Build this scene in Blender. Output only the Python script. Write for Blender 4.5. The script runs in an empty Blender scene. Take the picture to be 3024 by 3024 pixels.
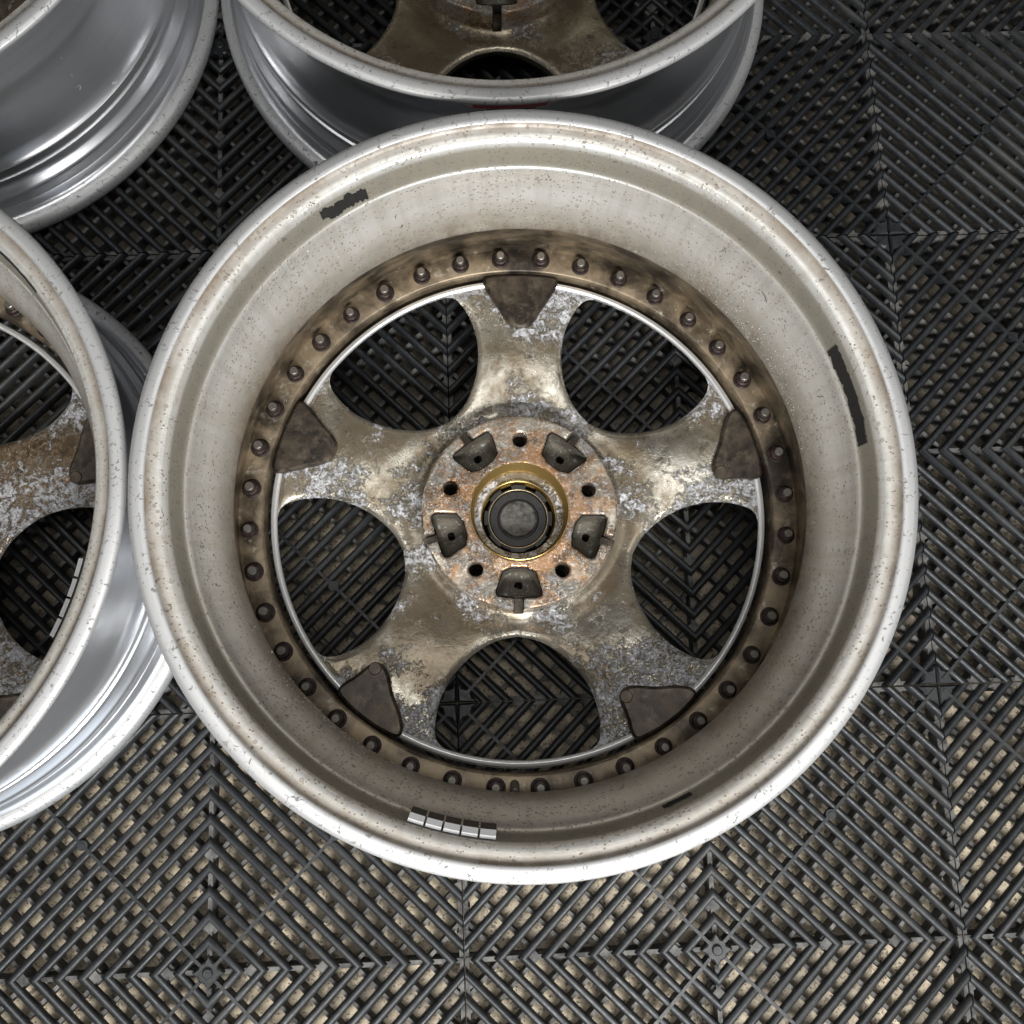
import bpy, math, random
import numpy as np
from mathutils import Vector, noise as mnoise

S = bpy.context.scene
COL = S.collection
R = math.radians
PI = math.pi
rnd = random.Random(7)

# ------------------------------------------------------------------ camera
cam_d = bpy.data.cameras.new('camera')
cam = bpy.data.objects.new('camera', cam_d)
COL.objects.link(cam)
cam.location = (0.025, 0.0065, 0.8551)
cam.rotation_euler = (0.1756, -0.0237, -0.0376)
cam_d.sensor_width = 36
cam_d.lens = 36 * 3028 / 3024
cam_d.clip_start = 0.02
cam_d.clip_end = 60
S.camera = cam

# ------------------------------------------------------------------ room light
W = bpy.data.worlds.new('World')
S.world = W
W.use_nodes = True
wt = W.node_tree
bgn = wt.nodes['Background']
tc = wt.nodes.new('ShaderNodeTexCoord')
sx = wt.nodes.new('ShaderNodeSeparateXYZ')
wt.links.new(tc.outputs['Generated'], sx.inputs[0])
wr = wt.nodes.new('ShaderNodeValToRGB')
wt.links.new(sx.outputs['Z'], wr.inputs[0])
e = wr.color_ramp.elements
e[0].position = 0.0; e[0].color = (0.02, 0.02, 0.022, 1)
e[1].position = 0.9; e[1].color = (0.34, 0.34, 0.345, 1)
m_ = wr.color_ramp.elements.new(0.35); m_.color = (0.26, 0.265, 0.275, 1)
wt.links.new(wr.outputs[0], bgn.inputs['Color'])
bgn.inputs['Strength'].default_value = 0.105


def area(name, loc, target, sx_, sy_, power, color, spread=180):
    l = bpy.data.lights.new(name, 'AREA')
    l.shape = 'RECTANGLE'; l.size = sx_; l.size_y = sy_
    l.energy = power; l.color = color; l.spread = R(spread)
    o = bpy.data.objects.new(name, l); COL.objects.link(o)
    o.location = loc
    o.rotation_euler = (Vector(target) - Vector(loc)).to_track_quat('-Z', 'Y').to_euler()
    return o


area('open_garage_door_light', (0.30, -2.2, 0.9), (0.05, 0.0, 0.1), 2.4, 1.3, 17, (0.78, 0.89, 1.0))
area('added_key_light', (0.16, -0.80, 1.06), (0.10, -0.10, 0.0), 0.6, 0.3, 27, (1.0, 0.99, 0.965))  # added key light, set close so brightness drops off across the floor
area('ceiling_panel', (0.10, 0.10, 2.7), (0.10, 0.10, 0), 1.2, 0.6, 8, (1.0, 0.99, 0.97))
area('ceiling_strip_light', (-1.2, 0.15, 2.2), (-0.7, 0.1, 0), 0.25, 2.2, 8, (1.0, 0.99, 0.96))
area('ceiling_strip_light', (1.4, 0.1, 2.2), (0.9, 0.1, 0), 0.25, 2.2, 8, (1.0, 0.99, 0.96))
S.view_settings.view_transform = 'Standard'
S.view_settings.look = 'None'
S.view_settings.gamma = 1
S.view_settings.exposure = 0.0


# ------------------------------------------------------------------ object helpers
def mesh_from(name, v, f, smooth=False):
    me = bpy.data.meshes.new(name)
    me.from_pydata([tuple(map(float, p)) for p in v], [], [tuple(map(int, q)) for q in f])
    me.update()
    if smooth:
        me.polygons.foreach_set('use_smooth', [True] * len(me.polygons))
    return me


def link(name, me, parent=None, mats=None):
    o = bpy.data.objects.new(name, me)
    COL.objects.link(o)
    if mats is not None:
        me.materials.clear()
        for m in (mats if isinstance(mats, (list, tuple)) else [mats]):
            me.materials.append(m)
    if parent:
        o.parent = parent
    return o


def thing(name, label, cat, loc=(0, 0, 0), rz=0.0, group=None):
    o = bpy.data.objects.new(name, None)
    o.empty_display_size = 0.05
    COL.objects.link(o)
    o.location = loc; o.rotation_euler = (0, 0, rz)
    o['label'] = label; o['category'] = cat
    if group: o['group'] = group
    return o


class MB:
    def __init__(s): s.v = []; s.f = []; s.m = []

    def prism(s, poly, z0, z1, mi=0, inset=0.0, bev=0.0):
        """poly CCW list of (x,y); optional bevelled top"""
        n = len(poly); b = len(s.v)
        rings = [(poly, z0)]
        if bev > 0:
            cx = sum(p[0] for p in poly) / n; cy = sum(p[1] for p in poly) / n
            rings.append((poly, z1 - bev))
            ins = []
            for i in range(n):
                p0 = Vector(poly[i - 1]); p1 = Vector(poly[i]); p2 = Vector(poly[(i + 1) % n])
                e1 = (p1 - p0).normalized(); e2 = (p2 - p1).normalized()
                n1 = Vector((-e1.y, e1.x)); n2 = Vector((-e2.y, e2.x))
                nn = (n1 + n2)
                if nn.length < 1e-6: nn = n1
                nn.normalize()
                ins.append(tuple(p1 + nn * (inset or bev)))
            rings.append((ins, z1))
        else:
            rings.append((poly, z1))
        for pl, z in rings:
            for p in pl: s.v.append((p[0], p[1], z))
        for k in range(len(rings) - 1):
            for i in range(n):
                j = (i + 1) % n
                s.f.append((b + k * n + i, b + k * n + j, b + (k + 1) * n + j, b + (k + 1) * n + i)); s.m.append(mi)
        t = b + (len(rings) - 1) * n
        s.f.append(tuple(range(t, t + n))); s.m.append(mi)
        s.f.append(tuple(reversed(range(b, b + n)))); s.m.append(mi)

    def strip(s, p, q, w, z0, z1, mi=0):
        p = Vector(p); q = Vector(q); d = (q - p).normalized(); n = Vector((-d.y, d.x)) * (w / 2)
        s.prism([tuple(p - n), tuple(q - n), tuple(q + n), tuple(p + n)], z0, z1, mi)

    def build(s, name, mats, parent=None, smooth=False, sharp=None):
        me = mesh_from(name, s.v, s.f, smooth)
        if any(s.m): me.polygons.foreach_set('material_index', s.m)
        return link(name, me, parent, mats)


def lathe_mesh(name, prof, n=256, closed=True, smooth=True, mi=None, sharp_deg=None):
    v = []; f = []; m = []
    k = len(prof)
    ang = np.arange(n) * 2 * PI / n
    for i in range(n):
        c, s_ = math.cos(ang[i]), math.sin(ang[i])
        for (r, z) in prof: v.append((r * c, r * s_, z))
    for i in range(n):
        j = (i + 1) % n
        for a in range(k if closed else k - 1):
            b = (a + 1) % k
            f.append((i * k + a, i * k + b, j * k + b, j * k + a))
            m.append(mi[a] if mi else 0)
    me = mesh_from(name, v, f, smooth)
    me.polygons.foreach_set('material_index', m)
    if sharp_deg:
        me.set_sharp_from_angle(angle=R(sharp_deg))
    return me


def circle(cx, cy, r, n=24, a0=0):
    return [(cx + r * math.cos(a0 + 2 * PI * i / n), cy + r * math.sin(a0 + 2 * PI * i / n)) for i in range(n)]


# ------------------------------------------------------------------ material helper
class NT:
    def __init__(s, name):
        s.m = bpy.data.materials.new(name); s.m.use_nodes = True
        s.t = s.m.node_tree; s.b = s.t.nodes['Principled BSDF']
        s.tc = s.t.nodes.new('ShaderNodeTexCoord')

    def n(s, ty, **kw):
        x = s.t.nodes.new(ty)
        for k, v in kw.items(): setattr(x, k, v)
        return x

    def put(s, sock, v):
        if isinstance(v, bpy.types.NodeSocket): s.t.links.new(v, sock)
        elif v is not None: sock.default_value = v

    def noise(s, scale, detail=4, rough=.55, vec=None, dist=0.0, ty='FBM'):
        x = s.n('ShaderNodeTexNoise'); x.noise_type = ty
        s.put(x.inputs['Vector'], vec if vec else s.tc.outputs['Object'])
        x.inputs['Scale'].default_value = scale; x.inputs['Detail'].default_value = detail
        x.inputs['Roughness'].default_value = rough; x.inputs['Distortion'].default_value = dist
        return x.outputs['Fac']

    def voro(s, scale, feature='F1', vec=None, out='Distance', rnd_=1.0):
        x = s.n('ShaderNodeTexVoronoi'); x.feature = feature
        s.put(x.inputs['Vector'], vec if vec else s.tc.outputs['Object'])
        x.inputs['Scale'].default_value = scale; x.inputs['Randomness'].default_value = rnd_
        return x.outputs[out]

    def ramp(s, fac, stops, interp='LINEAR'):
        x = s.n('ShaderNodeValToRGB'); x.color_ramp.interpolation = interp
        s.put(x.inputs[0], fac)
        el = x.color_ramp.elements
        while len(el) < len(stops): el.new(0.5)
        for e_, (p, c) in zip(el, stops):
            e_.position = p
            e_.color = (c, c, c, 1) if isinstance(c, (int, float)) else (*c, 1)
        return x.outputs[0]

    def mix(s, fac, a, b, mode='MIX'):
        x = s.n('ShaderNodeMix'); x.data_type = 'RGBA'; x.blend_type = mode
        s.put(x.inputs[0], fac)
        for k, v in ((6, a), (7, b)):
            if isinstance(v, tuple) and len(v) == 3: v = (*v, 1)
            s.put(x.inputs[k], v)
        return x.outputs[2]

    def math(s, op, a, b=0.0, c=None, clamp=False):
        x = s.n('ShaderNodeMath'); x.operation = op; x.use_clamp = clamp
        s.put(x.inputs[0], a); s.put(x.inputs[1], b)
        if c is not None: s.put(x.inputs[2], c)
        return x.outputs[0]

    def vmap(s, scale=(1, 1, 1), loc=(0, 0, 0), vec=None):
        x = s.n('ShaderNodeMapping')
        s.put(x.inputs[0], vec if vec else s.tc.outputs['Object'])
        x.inputs['Scale'].default_value = scale; x.inputs['Location'].default_value = loc
        return x.outputs[0]

    def zcoord(s):
        x = s.n('ShaderNodeSeparateXYZ'); s.put(x.inputs[0], s.tc.outputs['Object'])
        return x.outputs[2]

    def cyl(s):
        """vector (radius, angle, z)"""
        x = s.n('ShaderNodeSeparateXYZ'); s.put(x.inputs[0], s.tc.outputs['Object'])
        r2 = s.math('ADD', s.math('MULTIPLY', x.outputs[0], x.outputs[0]), s.math('MULTIPLY', x.outputs[1], x.outputs[1]))
        r = s.math('SQRT', r2)
        a = s.math('ARCTAN2', x.outputs[1], x.outputs[0])
        c = s.n('ShaderNodeCombineXYZ'); s.put(c.inputs[0], r); s.put(c.inputs[1], a); s.put(c.inputs[2], x.outputs[2])
        return c.outputs[0], r, a, x.outputs[2]

    def bump(s, h, dist=.001, strength=1.0, prev=None):
        x = s.n('ShaderNodeBump'); s.put(x.inputs['Height'], h)
        x.inputs['Distance'].default_value = dist; x.inputs['Strength'].default_value = strength
        if prev: s.put(x.inputs['Normal'], prev)
        return x.outputs[0]

    def out(s, color=None, rough=None, metal=None, normal=None, spec=None, **kw):
        if isinstance(color, tuple) and len(color) == 3: color = (*color, 1)
        s.put(s.b.inputs['Base Color'], color); s.put(s.b.inputs['Roughness'], rough)
        s.put(s.b.inputs['Metallic'], metal)
        if normal is not None: s.put(s.b.inputs['Normal'], normal)
        if spec is not None: s.put(s.b.inputs['Specular IOR Level'], spec)
        for k, v in kw.items(): s.put(s.b.inputs[k.replace('_', ' ')], v)
        return s.m


def geo_pos(t):
    g = t.n('ShaderNodeNewGeometry'); return g.outputs['Position']


# --- mat plastic
t = NT('mat_plastic'); P_ = geo_pos(t)
d1 = t.ramp(t.noise(60, 5, .65, vec=P_), [(.42, 0), (.72, 1)])
d2 = t.ramp(t.noise(700, 3, .6, vec=P_), [(.55, 0), (.75, 1)])
col = t.mix(t.math('MULTIPLY', d1, .55), (.011, .0128, .0150), (.034, .036, .039))
col = t.mix(t.math('MULTIPLY', d2, .35), col, (.10, .10, .097))
rg = t.ramp(t.noise(140, 3, .6, vec=P_), [(.3, .34), (.75, .58)])
scf = t.ramp(t.noise(7, 6, .75, vec=P_), [(.50, 0), (.66, 1)])
col = t.mix(t.math('MULTIPLY', scf, .45), col, (.065, .064, .061))
rg = t.math('ADD', rg, t.math('MULTIPLY', scf, .15), clamp=True)
bp_ = t.bump(t.noise(1500, 3, .6, vec=P_), .0003, .35)
M_PLASTIC = t.out(col, rg, 0.0, bp_, .5)

# --- dusty lower webs
t = NT('dusty_web_plastic'); P_ = geo_pos(t)
col = t.mix(t.ramp(t.noise(90, 4, .6, vec=P_), [(.35, 0), (.7, 1)]), (.026, .026, .027), (.17, .165, .155))
M_WEB = t.out(col, .75, 0.0, t.bump(t.noise(1200, 3, .6, vec=P_), .0003, .4))

# --- exposed aggregate concrete
t = NT('speckled_concrete'); P_ = geo_pos(t)
base = t.mix(t.noise(45, 4, .6, vec=P_), (.60, .50, .35), (.90, .78, .58))
peb = t.voro(260, vec=P_, out='Color')
base = t.mix(.28, base, t.mix(t.ramp(peb, [(0, 0), (1, 1)]), (.26, .18, .12), (.66, .58, .46)))
dk = t.math('MAXIMUM', t.ramp(t.noise(330, 3, .6, vec=P_), [(.58, 0), (.63, 1)]), t.ramp(t.noise(120, 4, .7, vec=P_), [(.58, 0), (.63, .9)]))
base = t.mix(t.math('MULTIPLY', dk, .85), base, (.045, .036, .028))
dirt = t.ramp(t.noise(14, 6, .75, vec=P_, dist=.6), [(.42, 0), (.60, 1)])
base = t.mix(t.math('MULTIPLY', dirt, .72), base, (.085, .074, .060))
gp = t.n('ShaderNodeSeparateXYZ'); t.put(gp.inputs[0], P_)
shade_y = t.math('ADD', gp.outputs[1], t.math('MULTIPLY_ADD', t.noise(5, 5, .7, vec=P_), .7, -.35))
base = t.mix(t.math('MULTIPLY', t.ramp(shade_y, [(.0, 0), (.26, 1)]), .90), base, t.mix(t.noise(60, 4, .7, vec=P_), (.035, .030, .024), (.10, .085, .065)))  # shade of the far floor painted into the concrete colour
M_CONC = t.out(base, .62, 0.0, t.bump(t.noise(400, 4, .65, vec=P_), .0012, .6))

# --- inner barrel : satin aluminium with brake dust film
t = NT('dirty_barrel_aluminium')
cv, rr_, aa_, zz_ = t.cyl()
film = t.noise(9, 5, .6)
streak = t.noise(1, 5, .6, vec=t.vmap((60, 5, 240), vec=cv))
base = t.mix(film, (.60, .585, .55), (.82, .815, .79))
base = t.mix(t.math('MULTIPLY', t.ramp(streak, [(.4, 0), (.8, 1)]), .35), base, (.47, .42, .34))
# stain bands where dirt collects (real deposits at these heights)
inp = t.n('ShaderNodeAttribute'); inp.attribute_name = 'grime'
gr = inp.outputs['Fac']
gmod = t.math('MULTIPLY', gr, t.ramp(t.noise(26, 5, .7), [(.30, .38), (.58, 1.0)]), clamp=True)
base = t.mix(gmod, base, t.mix(t.noise(120, 4, .7), (.085, .060, .038), (.26, .19, .13)))
olv = t.n('ShaderNodeAttribute'); olv.attribute_name = 'olive'
base = t.mix(t.math('MULTIPLY', olv.outputs['Fac'], .8), base, (.25, .235, .185))
wipe = t.noise(1, 6, .7, vec=t.vmap((4, 26, 5), vec=cv))
base = t.mix(t.math('MULTIPLY', t.ramp(wipe, [(.46, 0), (.66, 1)]), .38), base, (.42, .37, .29))
lines = t.noise(1, 3, .7, vec=t.vmap((1400, 1.5, 1400), vec=cv))
base = t.mix(t.math('MULTIPLY', t.ramp(lines, [(.50, 0), (.75, 1)]), .22), base, (.36, .33, .28))
# spots : ring shaped water marks and pits
sp_v = t.voro(150, out='Distance')
spots = t.ramp(sp_v, [(.10, .75), (.15, 1), (.18, .9), (.24, .0)])
keep = t.ramp(t.noise(60, 2, .5), [(.40, 0), (.50, 1)])
spots = t.math('MULTIPLY', spots, keep)
sp2 = t.ramp(t.voro(330), [(.17, 1), (.27, 0)])
sp2 = t.math('MULTIPLY', sp2, t.ramp(t.noise(30, 5, .7), [(.40, 0), (.52, 1)]))
allsp = t.math('MAXIMUM', t.math('MULTIPLY', spots, .62), t.math('MULTIPLY', sp2, .9))
base = t.mix(allsp, base, (.17, .13, .09))
pit = t.ramp(t.noise(190, 4, .7, dist=1.2), [(.64, 0), (.675, 1)])
base = t.mix(t.math('MULTIPLY', pit, .8), base, (.06, .045, .035))
met = t.math('SUBTRACT', .50, t.math('ADD', t.math('MULTIPLY', gmod, .35), t.math('MULTIPLY', allsp, .5)), clamp=True)
rg = t.math('ADD', t.math('MULTIPLY', t.noise(40, 4, .6), .22), t.math('MULTIPLY', gmod, .18))
rg = t.math('ADD', rg, .24)
M_BARREL = t.out(base, rg, met, t.bump(t.noise(500, 4, .7), .0003, .35, t.bump(allsp, .0003, .5, t.bump(lines, .00006, .5, t.bump(t.noise(22, 4, .6), .0012, .30)))))


# --- polished outer barrel
def polished(name, colr, r0, r1, streaks=.5, pits=.3, metal=1.0, plo=.66):
    t = NT(name)
    cv, rr_, aa_, zz_ = t.cyl()
    st = t.noise(1, 6, .7, vec=t.vmap((900, 1.0, 900), vec=cv))
    st2 = t.noise(1, 4, .6, vec=t.vmap((90, 2.5, 90), vec=cv))
    base = t.mix(t.math('MULTIPLY', st2, streaks), colr, tuple(c * .62 for c in colr))
    pt = t.math('MAXIMUM', t.ramp(t.noise(240, 4, .7, dist=.8), [(plo, 0), (plo + .05, 1)]), t.ramp(t.noise(150, 6, .8, dist=.15), [(plo + .035, 0), (plo + .06, 1)]))
    base = t.mix(t.math('MULTIPLY', pt, pits), base, (.12, .11, .10))
    rg = t.math('MULTIPLY_ADD', st2, r1 - r0, r0)
    rg = t.math('ADD', rg, t.math('MULTIPLY', pt, .25), clamp=True)
    return t.out(base, rg, t.math('SUBTRACT', metal, t.math('MULTIPLY', pt, .5), clamp=True), t.bump(st, .00010, .8), Anisotropic=.3)


M_POLISH = polished('polished_aluminium', (.68, .69, .715), .24, .40, .70, .4, .84)
M_LIP = polished('worn_flange_aluminium', (.60, .60, .60), .38, .58, .45, .85, .55, .585)
M_RING = polished('machined_ring_aluminium', (.90, .91, .92), .24, .38, .2, .5, .7)
M_BOREGOLD = polished('varnished_bore_metal', (.55, .37, .12), .20, .36, .6, .35, .75)

# --- bolt ring : brown baked brake dust over metal
t = NT('baked_dust_metal')
n1 = t.noise(38, 6, .65, dist=.4)
base = t.mix(t.ramp(n1, [(.35, 0), (.65, 1)]), (.055, .042, .030), (.33, .26, .175))
base = t.mix(t.math('MULTIPLY', t.ramp(t.noise(90, 5, .7), [(.58, 0), (.68, 1)]), .75), base, (.50, .45, .37))
base = t.mix(t.ramp(t.noise(17, 4, .6), [(.50, 0), (.66, 1)]), base, (.030, .024, .019))
M_RINGDIRT = t.out(base, t.ramp(n1, [(.3, .32), (.7, .5)]), .55, t.bump(t.noise(300, 4, .7), .0003, .4))

# --- spoke boss : brown paint like film
t = NT('brown_boss_film')
n1 = t.noise(70, 5, .65, dist=.5)
base = t.mix(t.ramp(n1, [(.38, 0), (.66, 1)]), (.018, .015, .013), (.085, .066, .048))
wh = t.ramp(t.noise(260, 4, .75, dist=1.5), [(.665, 0), (.70, 1)])
wh = t.math('MULTIPLY', wh, t.ramp(t.noise(60, 3, .6), [(.48, 0), (.60, 1)]))
base = t.mix(wh, base, (.72, .72, .74))
edg = t.ramp(t.noise(45, 6, .7, vec=t.vmap((1, 1, 1), (2, 9, 1))), [(.52, 0), (.62, 1)])
base = t.mix(t.math('MULTIPLY', edg, .45), base, (.19, .155, .11))
M_BOSS = t.out(base, t.math('MULTIPLY_ADD', n1, .3, .22), .45, t.bump(wh, .0008, .8, t.bump(t.noise(220, 6, .75), .0007, .5)))


# --- corroded cast disc
def corroded(name, zone_lo, zone_hi, white_amt=1.0, rust=0.0, scale=1.0, brown=.85, m0=(.27, .235, .17), m1=(.88, .85, .76), rz=0.0, fs=190, rustc=((.22, .090, .028), (.50, .26, .10))):
    t = NT(name)
    cv, rr_, aa_, zz_ = t.cyl()
    at = t.n('ShaderNodeAttribute'); at.attribute_name = 'edge'; edge = at.outputs['Fac']
    n1 = t.noise(15 * scale, 6, .62, dist=.3)
    n2 = t.noise(80 * scale, 6, .72, dist=.6)
    scr = t.noise(1, 4, .75, vec=t.vmap((14, 60, 420), (0, 0, 0)))
    metal_c = t.mix(t.ramp(n1, [(.34, 0), (.64, 1)]), m0, m1)
    metal_c = t.mix(t.math('MULTIPLY', scr, .35), metal_c, (.20, .17, .12))
    brownf = t.ramp(t.noise(12 * scale, 7, .72, vec=t.vmap((1, 1, 1), (3.1, 1.7, .4)), dist=.5), [(.42, 0), (.56, 1)])
    brownf = t.math('MULTIPLY', brownf, t.math('SUBTRACT', 1.0, t.math('MULTIPLY', edge, .8)))
    metal_c = t.mix(t.math('MULTIPLY', brownf, brown), metal_c, t.mix(n2, (.085, .060, .036), (.27, .205, .125)))
    metal_c = t.mix(t.math('MULTIPLY', t.ramp(n2, [(.56, 0), (.68, 1)]), .75), metal_c, (.075, .058, .040))
    if rust:
        rf = t.ramp(t.math('ADD', t.noise(55, 8, .82, vec=t.vmap((1, 1, 1), (.3, .7, 2.4))), t.ramp(rr_, [(.040, .13), (.056, .02), (.075, 0)])), [(.46, 0), (.58, 1)])
        metal_c = t.mix(t.math('MULTIPLY', rf, rust), metal_c, t.mix(t.noise(260, 5, .8), *rustc))
        pk = t.ramp(t.noise(330, 6, .8, vec=t.vmap((1, 1, 1), (8, 1, 2.4))), [(.52, 0), (.60, 1)])
        metal_c = t.mix(t.math('MULTIPLY', pk, .8), metal_c, (.66, .60, .56))
    hol = t.math('MULTIPLY', t.ramp(rr_, [(.074, 1), (.082, .9), (.098, 0)]), t.ramp(n2, [(.35, .5), (.6, 1)]))
    if not rust: metal_c = t.mix(t.math('MULTIPLY', hol, .6), metal_c, (.10, .085, .062))
    metal_c = t.mix(t.math('MULTIPLY', edge, .75), metal_c, (.80, .77, .68))
    # crust zones, broken up by fine noise; denser towards the rim
    zn = t.noise(17 * scale, 6, .68, vec=t.vmap((1, 1, 1), (.9, 4.2, 0)))
    if rz:
        zn = t.math('ADD', zn, t.math('MULTIPLY', t.ramp(rr_, [(.085, .55), (.11, 0), (.135, .25), (.178, 1)]), rz))
    zone = t.ramp(zn, [(zone_lo, 0), (zone_hi, 1)])
    fine = t.noise(fs, 9, .80, dist=1.0)
    cr = t.ramp(t.math('ADD', t.math('MULTIPLY', zone, .150), fine), [(.618, 0), (.640, 1)])
    cr = t.math('MULTIPLY', cr, white_amt)
    crc = t.mix(t.noise(520, 4, .75), (.50, .50, .53), (.92, .92, .95))
    gran = t.math('MULTIPLY', t.ramp(t.noise(380, 6, .8), [(.48, 0), (.56, 1)]), zone)
    metal_c = t.mix(t.math('MULTIPLY', gran, .8), metal_c, (.68, .65, .58))
    base = t.mix(cr, metal_c, crc)
    holes = t.math('MULTIPLY', t.ramp(t.noise(600, 4, .75, vec=t.vmap((1, 1, 1), (5, 5, 5))), [(.54, 0), (.60, 1)]), zone)
    base = t.mix(t.math('MULTIPLY', holes, .6), base, (.055, .044, .034))
    met = t.math('SUBTRACT', .95, t.math('ADD', t.math('MULTIPLY', cr, .8), t.math('MULTIPLY', brownf, .35)), clamp=True)
    rg = t.math('ADD', t.math('MULTIPLY', cr, .3), t.math('ADD', t.math('MULTIPLY', zone, .08), t.math('MULTIPLY_ADD', n1, .2, .16)), clamp=True)
    tool = t.noise(1, 3, .6, vec=t.vmap((700, 2, 1), vec=cv))
    hgt = t.math('ADD', t.math('MULTIPLY', cr, 1.0), t.math('MULTIPLY', gran, .7))
    nb = t.bump(tool, .00008, .4)
    nb = t.bump(t.noise(60, 6, .7), .0012, .35, nb)
    nb = t.bump(t.noise(300, 5, .75), .0006, .4, nb)
    nb = t.bump(hgt, .0010, .9, nb)
    return t.out(base, rg, met, nb)


M_DISC = corroded('corroded_cast_aluminium', .52, .60, 1.0, rz=.09, brown=.85, fs=140)
M_DISC2 = corroded('brown_corroded_cast_aluminium', .56, .68, .6, brown=.9, m0=(.48, .39, .24), m1=(.95, .86, .66), rz=.14)
M_DISC3 = corroded('rust_brown_flaking_cast_aluminium', .38, .56, 1.0, brown=1.0, m0=(.24, .15, .08), m1=(.38, .27, .17), rz=.05, fs=130)
M_PAD = corroded('rusty_hub_face', .44, .64, .6, rust=.85, scale=2.2, brown=.5)

t = NT('dark_pocket_metal')
wh = t.ramp(t.noise(240, 7, .8, dist=1.0), [(.56, 0), (.62, 1)])
base = t.mix(t.noise(60, 5, .6), (.045, .038, .030), (.20, .175, .135))
base = t.mix(t.math('MULTIPLY', wh, .8), base, (.50, .55, .56))
M_POCKET = t.out(base, .55, .35, t.bump(t.noise(300, 5, .75), .0012, .9))

t = NT('rusty_nut_steel')
base = t.mix(t.ramp(t.noise(420, 5, .7), [(.4, 0), (.65, 1)]), (.018, .014, .014), (.070, .044, .038))
M_NUT = t.out(base, .48, .5, t.bump(t.noise(700, 4, .7), .0004, .6))
t = NT('grey_stud_steel')
base = t.mix(t.noise(500, 4, .7), (.13, .12, .11), (.34, .315, .29))
M_STUD = t.out(base, .42, .8, t.bump(t.noise(900, 3, .6), .0002, .4))
t = NT('black_cap_plastic')
base = t.mix(t.noise(120, 5, .7), (.008, .008, .0085), (.028, .028, .027))
M_CAP = t.out(base, .42, 0.0, t.bump(t.noise(900, 3, .6), .0002, .3))
t = NT('grey_dusty_cap_face')
base = t.mix(t.ramp(t.noise(130, 6, .75), [(.35, 0), (.65, 1)]), (.012, .012, .012), (.15, .145, .135))
M_CAPF = t.out(base, .55, 0.0)
t = NT('gold_wire'); M_WIRE = t.out((.62, .52, .34), .3, .9)
t = NT('black_tape_residue')
M_TAPE = t.out(t.mix(t.noise(300, 4, .7), (.008, .008, .008), (.035, .033, .030)), .75, 0.0, spec=.25)
t = NT('weight_dark_face'); M_WDARK = t.out(t.mix(t.noise(300, 4, .7), (.05, .045, .038), (.10, .09, .075)), .5, 0.2)
t = NT('weight_bare_edge'); M_WEDGE = t.out(t.mix(t.noise(500, 5, .8), (.55, .56, .58), (.86, .86, .87)), .45, .2)
t = NT('sticker_white'); M_STW = t.out((.80, .80, .77), .4, 0)
t = NT('sticker_red'); M_STR = t.out((.66, .018, .022), .4, 0)
t = NT('sticker_black'); M_STB = t.out((.03, .03, .03), .5, 0)
t = NT('rubber_black'); M_RUB = t.out((.02, .02, .02), .5, 0)
t = NT('metal_grit'); M_GRIT = t.out((.82, .82, .80), .3, .3)
t = NT('pen_mark'); M_PEN = t.out((.01, .01, .01), .6, 0)

# ------------------------------------------------------------------ ground
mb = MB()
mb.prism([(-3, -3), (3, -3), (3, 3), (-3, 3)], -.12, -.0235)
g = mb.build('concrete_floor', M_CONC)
g['kind'] = 'structure'

# ------------------------------------------------------------------ floor tiles
H = .2
PR = [(-.0034, -.0062), (-.0029, -.0026), (-.0016, -.0005), (0, 0), (.0016, -.0005), (.0029, -.0026), (.0034, -.0062),
      (.0026, -.0074), (-.0026, -.0074)]
S2 = math.sqrt(2)
cks = [.0237 + .01856 * i for i in range(20)]


def ring_mesh(c):
    v = []; f = []; n = len(PR)
    for (dx, dy) in ((1, 0), (0, 1), (-1, 0), (0, -1)):
        for (o, z) in PR:
            rr = c + o * S2
            v.append((dx * rr, dy * rr, z))
    for k in range(4):
        for i in range(n):
            j = (i + 1) % n; k2 = (k + 1) % 4
            f.append((k * n + i, k2 * n + i, k2 * n + j, k * n + j))
    return v, f


def straight_mesh(c, q):
    e_ = H - .0006
    sxq, syq = ((1, 1), (-1, 1), (-1, -1), (1, -1))[q]
    v = []; f = []; n = len(PR)
    for end in (0, 1):
        for (o, z) in PR:
            cc = c + o * S2
            x, y = (e_, cc - e_) if end == 0 else (cc - e_, e_)
            x = min(x, e_); y = min(y, e_)
            v.append((x * sxq, y * syq, z))
    for i in range(n):
        j = (i + 1) % n
        f.append((i, n + i, n + j, j))
    f.append(tuple(range(n))); f.append(tuple(reversed(range(n, 2 * n))))
    if sxq * syq < 0: f = [tuple(reversed(q_)) for q_ in f]
    return v, f


def smooth_ribs(me):
    me.polygons.foreach_set('use_smooth', [True] * len(me.polygons))
    me.set_sharp_from_angle(angle=R(42))


RIBS = []
for c in cks[:10]:
    v, f = ring_mesh(c); me = mesh_from('rib', v, f); smooth_ribs(me); me.materials.append(M_PLASTIC); RIBS.append(me)
for c in cks[10:]:
    for q in range(4):
        v, f = straight_mesh(c, q); me = mesh_from('rib', v, f); smooth_ribs(me); me.materials.append(M_PLASTIC); RIBS.append(me)

# diagonal strips
STRIPS = []
for sxq, syq in ((1, 1), (-1, 1), (-1, -1), (1, -1)):
    mb = MB(); mb.strip((.006 * sxq, .006 * syq), ((H - .004) * sxq, (H - .004) * syq), .0026, -.012, .0002)
    mid = .1 * 1.0
    mb.prism(circle(mid * sxq, mid * syq, .0042, 16), -.004, .0006)
    mb.prism(circle(mid * sxq, mid * syq, .0022, 12), .0006, .0014)
    me = mesh_from('cross_strip', mb.v, mb.f); me.materials.append(M_PLASTIC); STRIPS.append(me)

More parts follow.
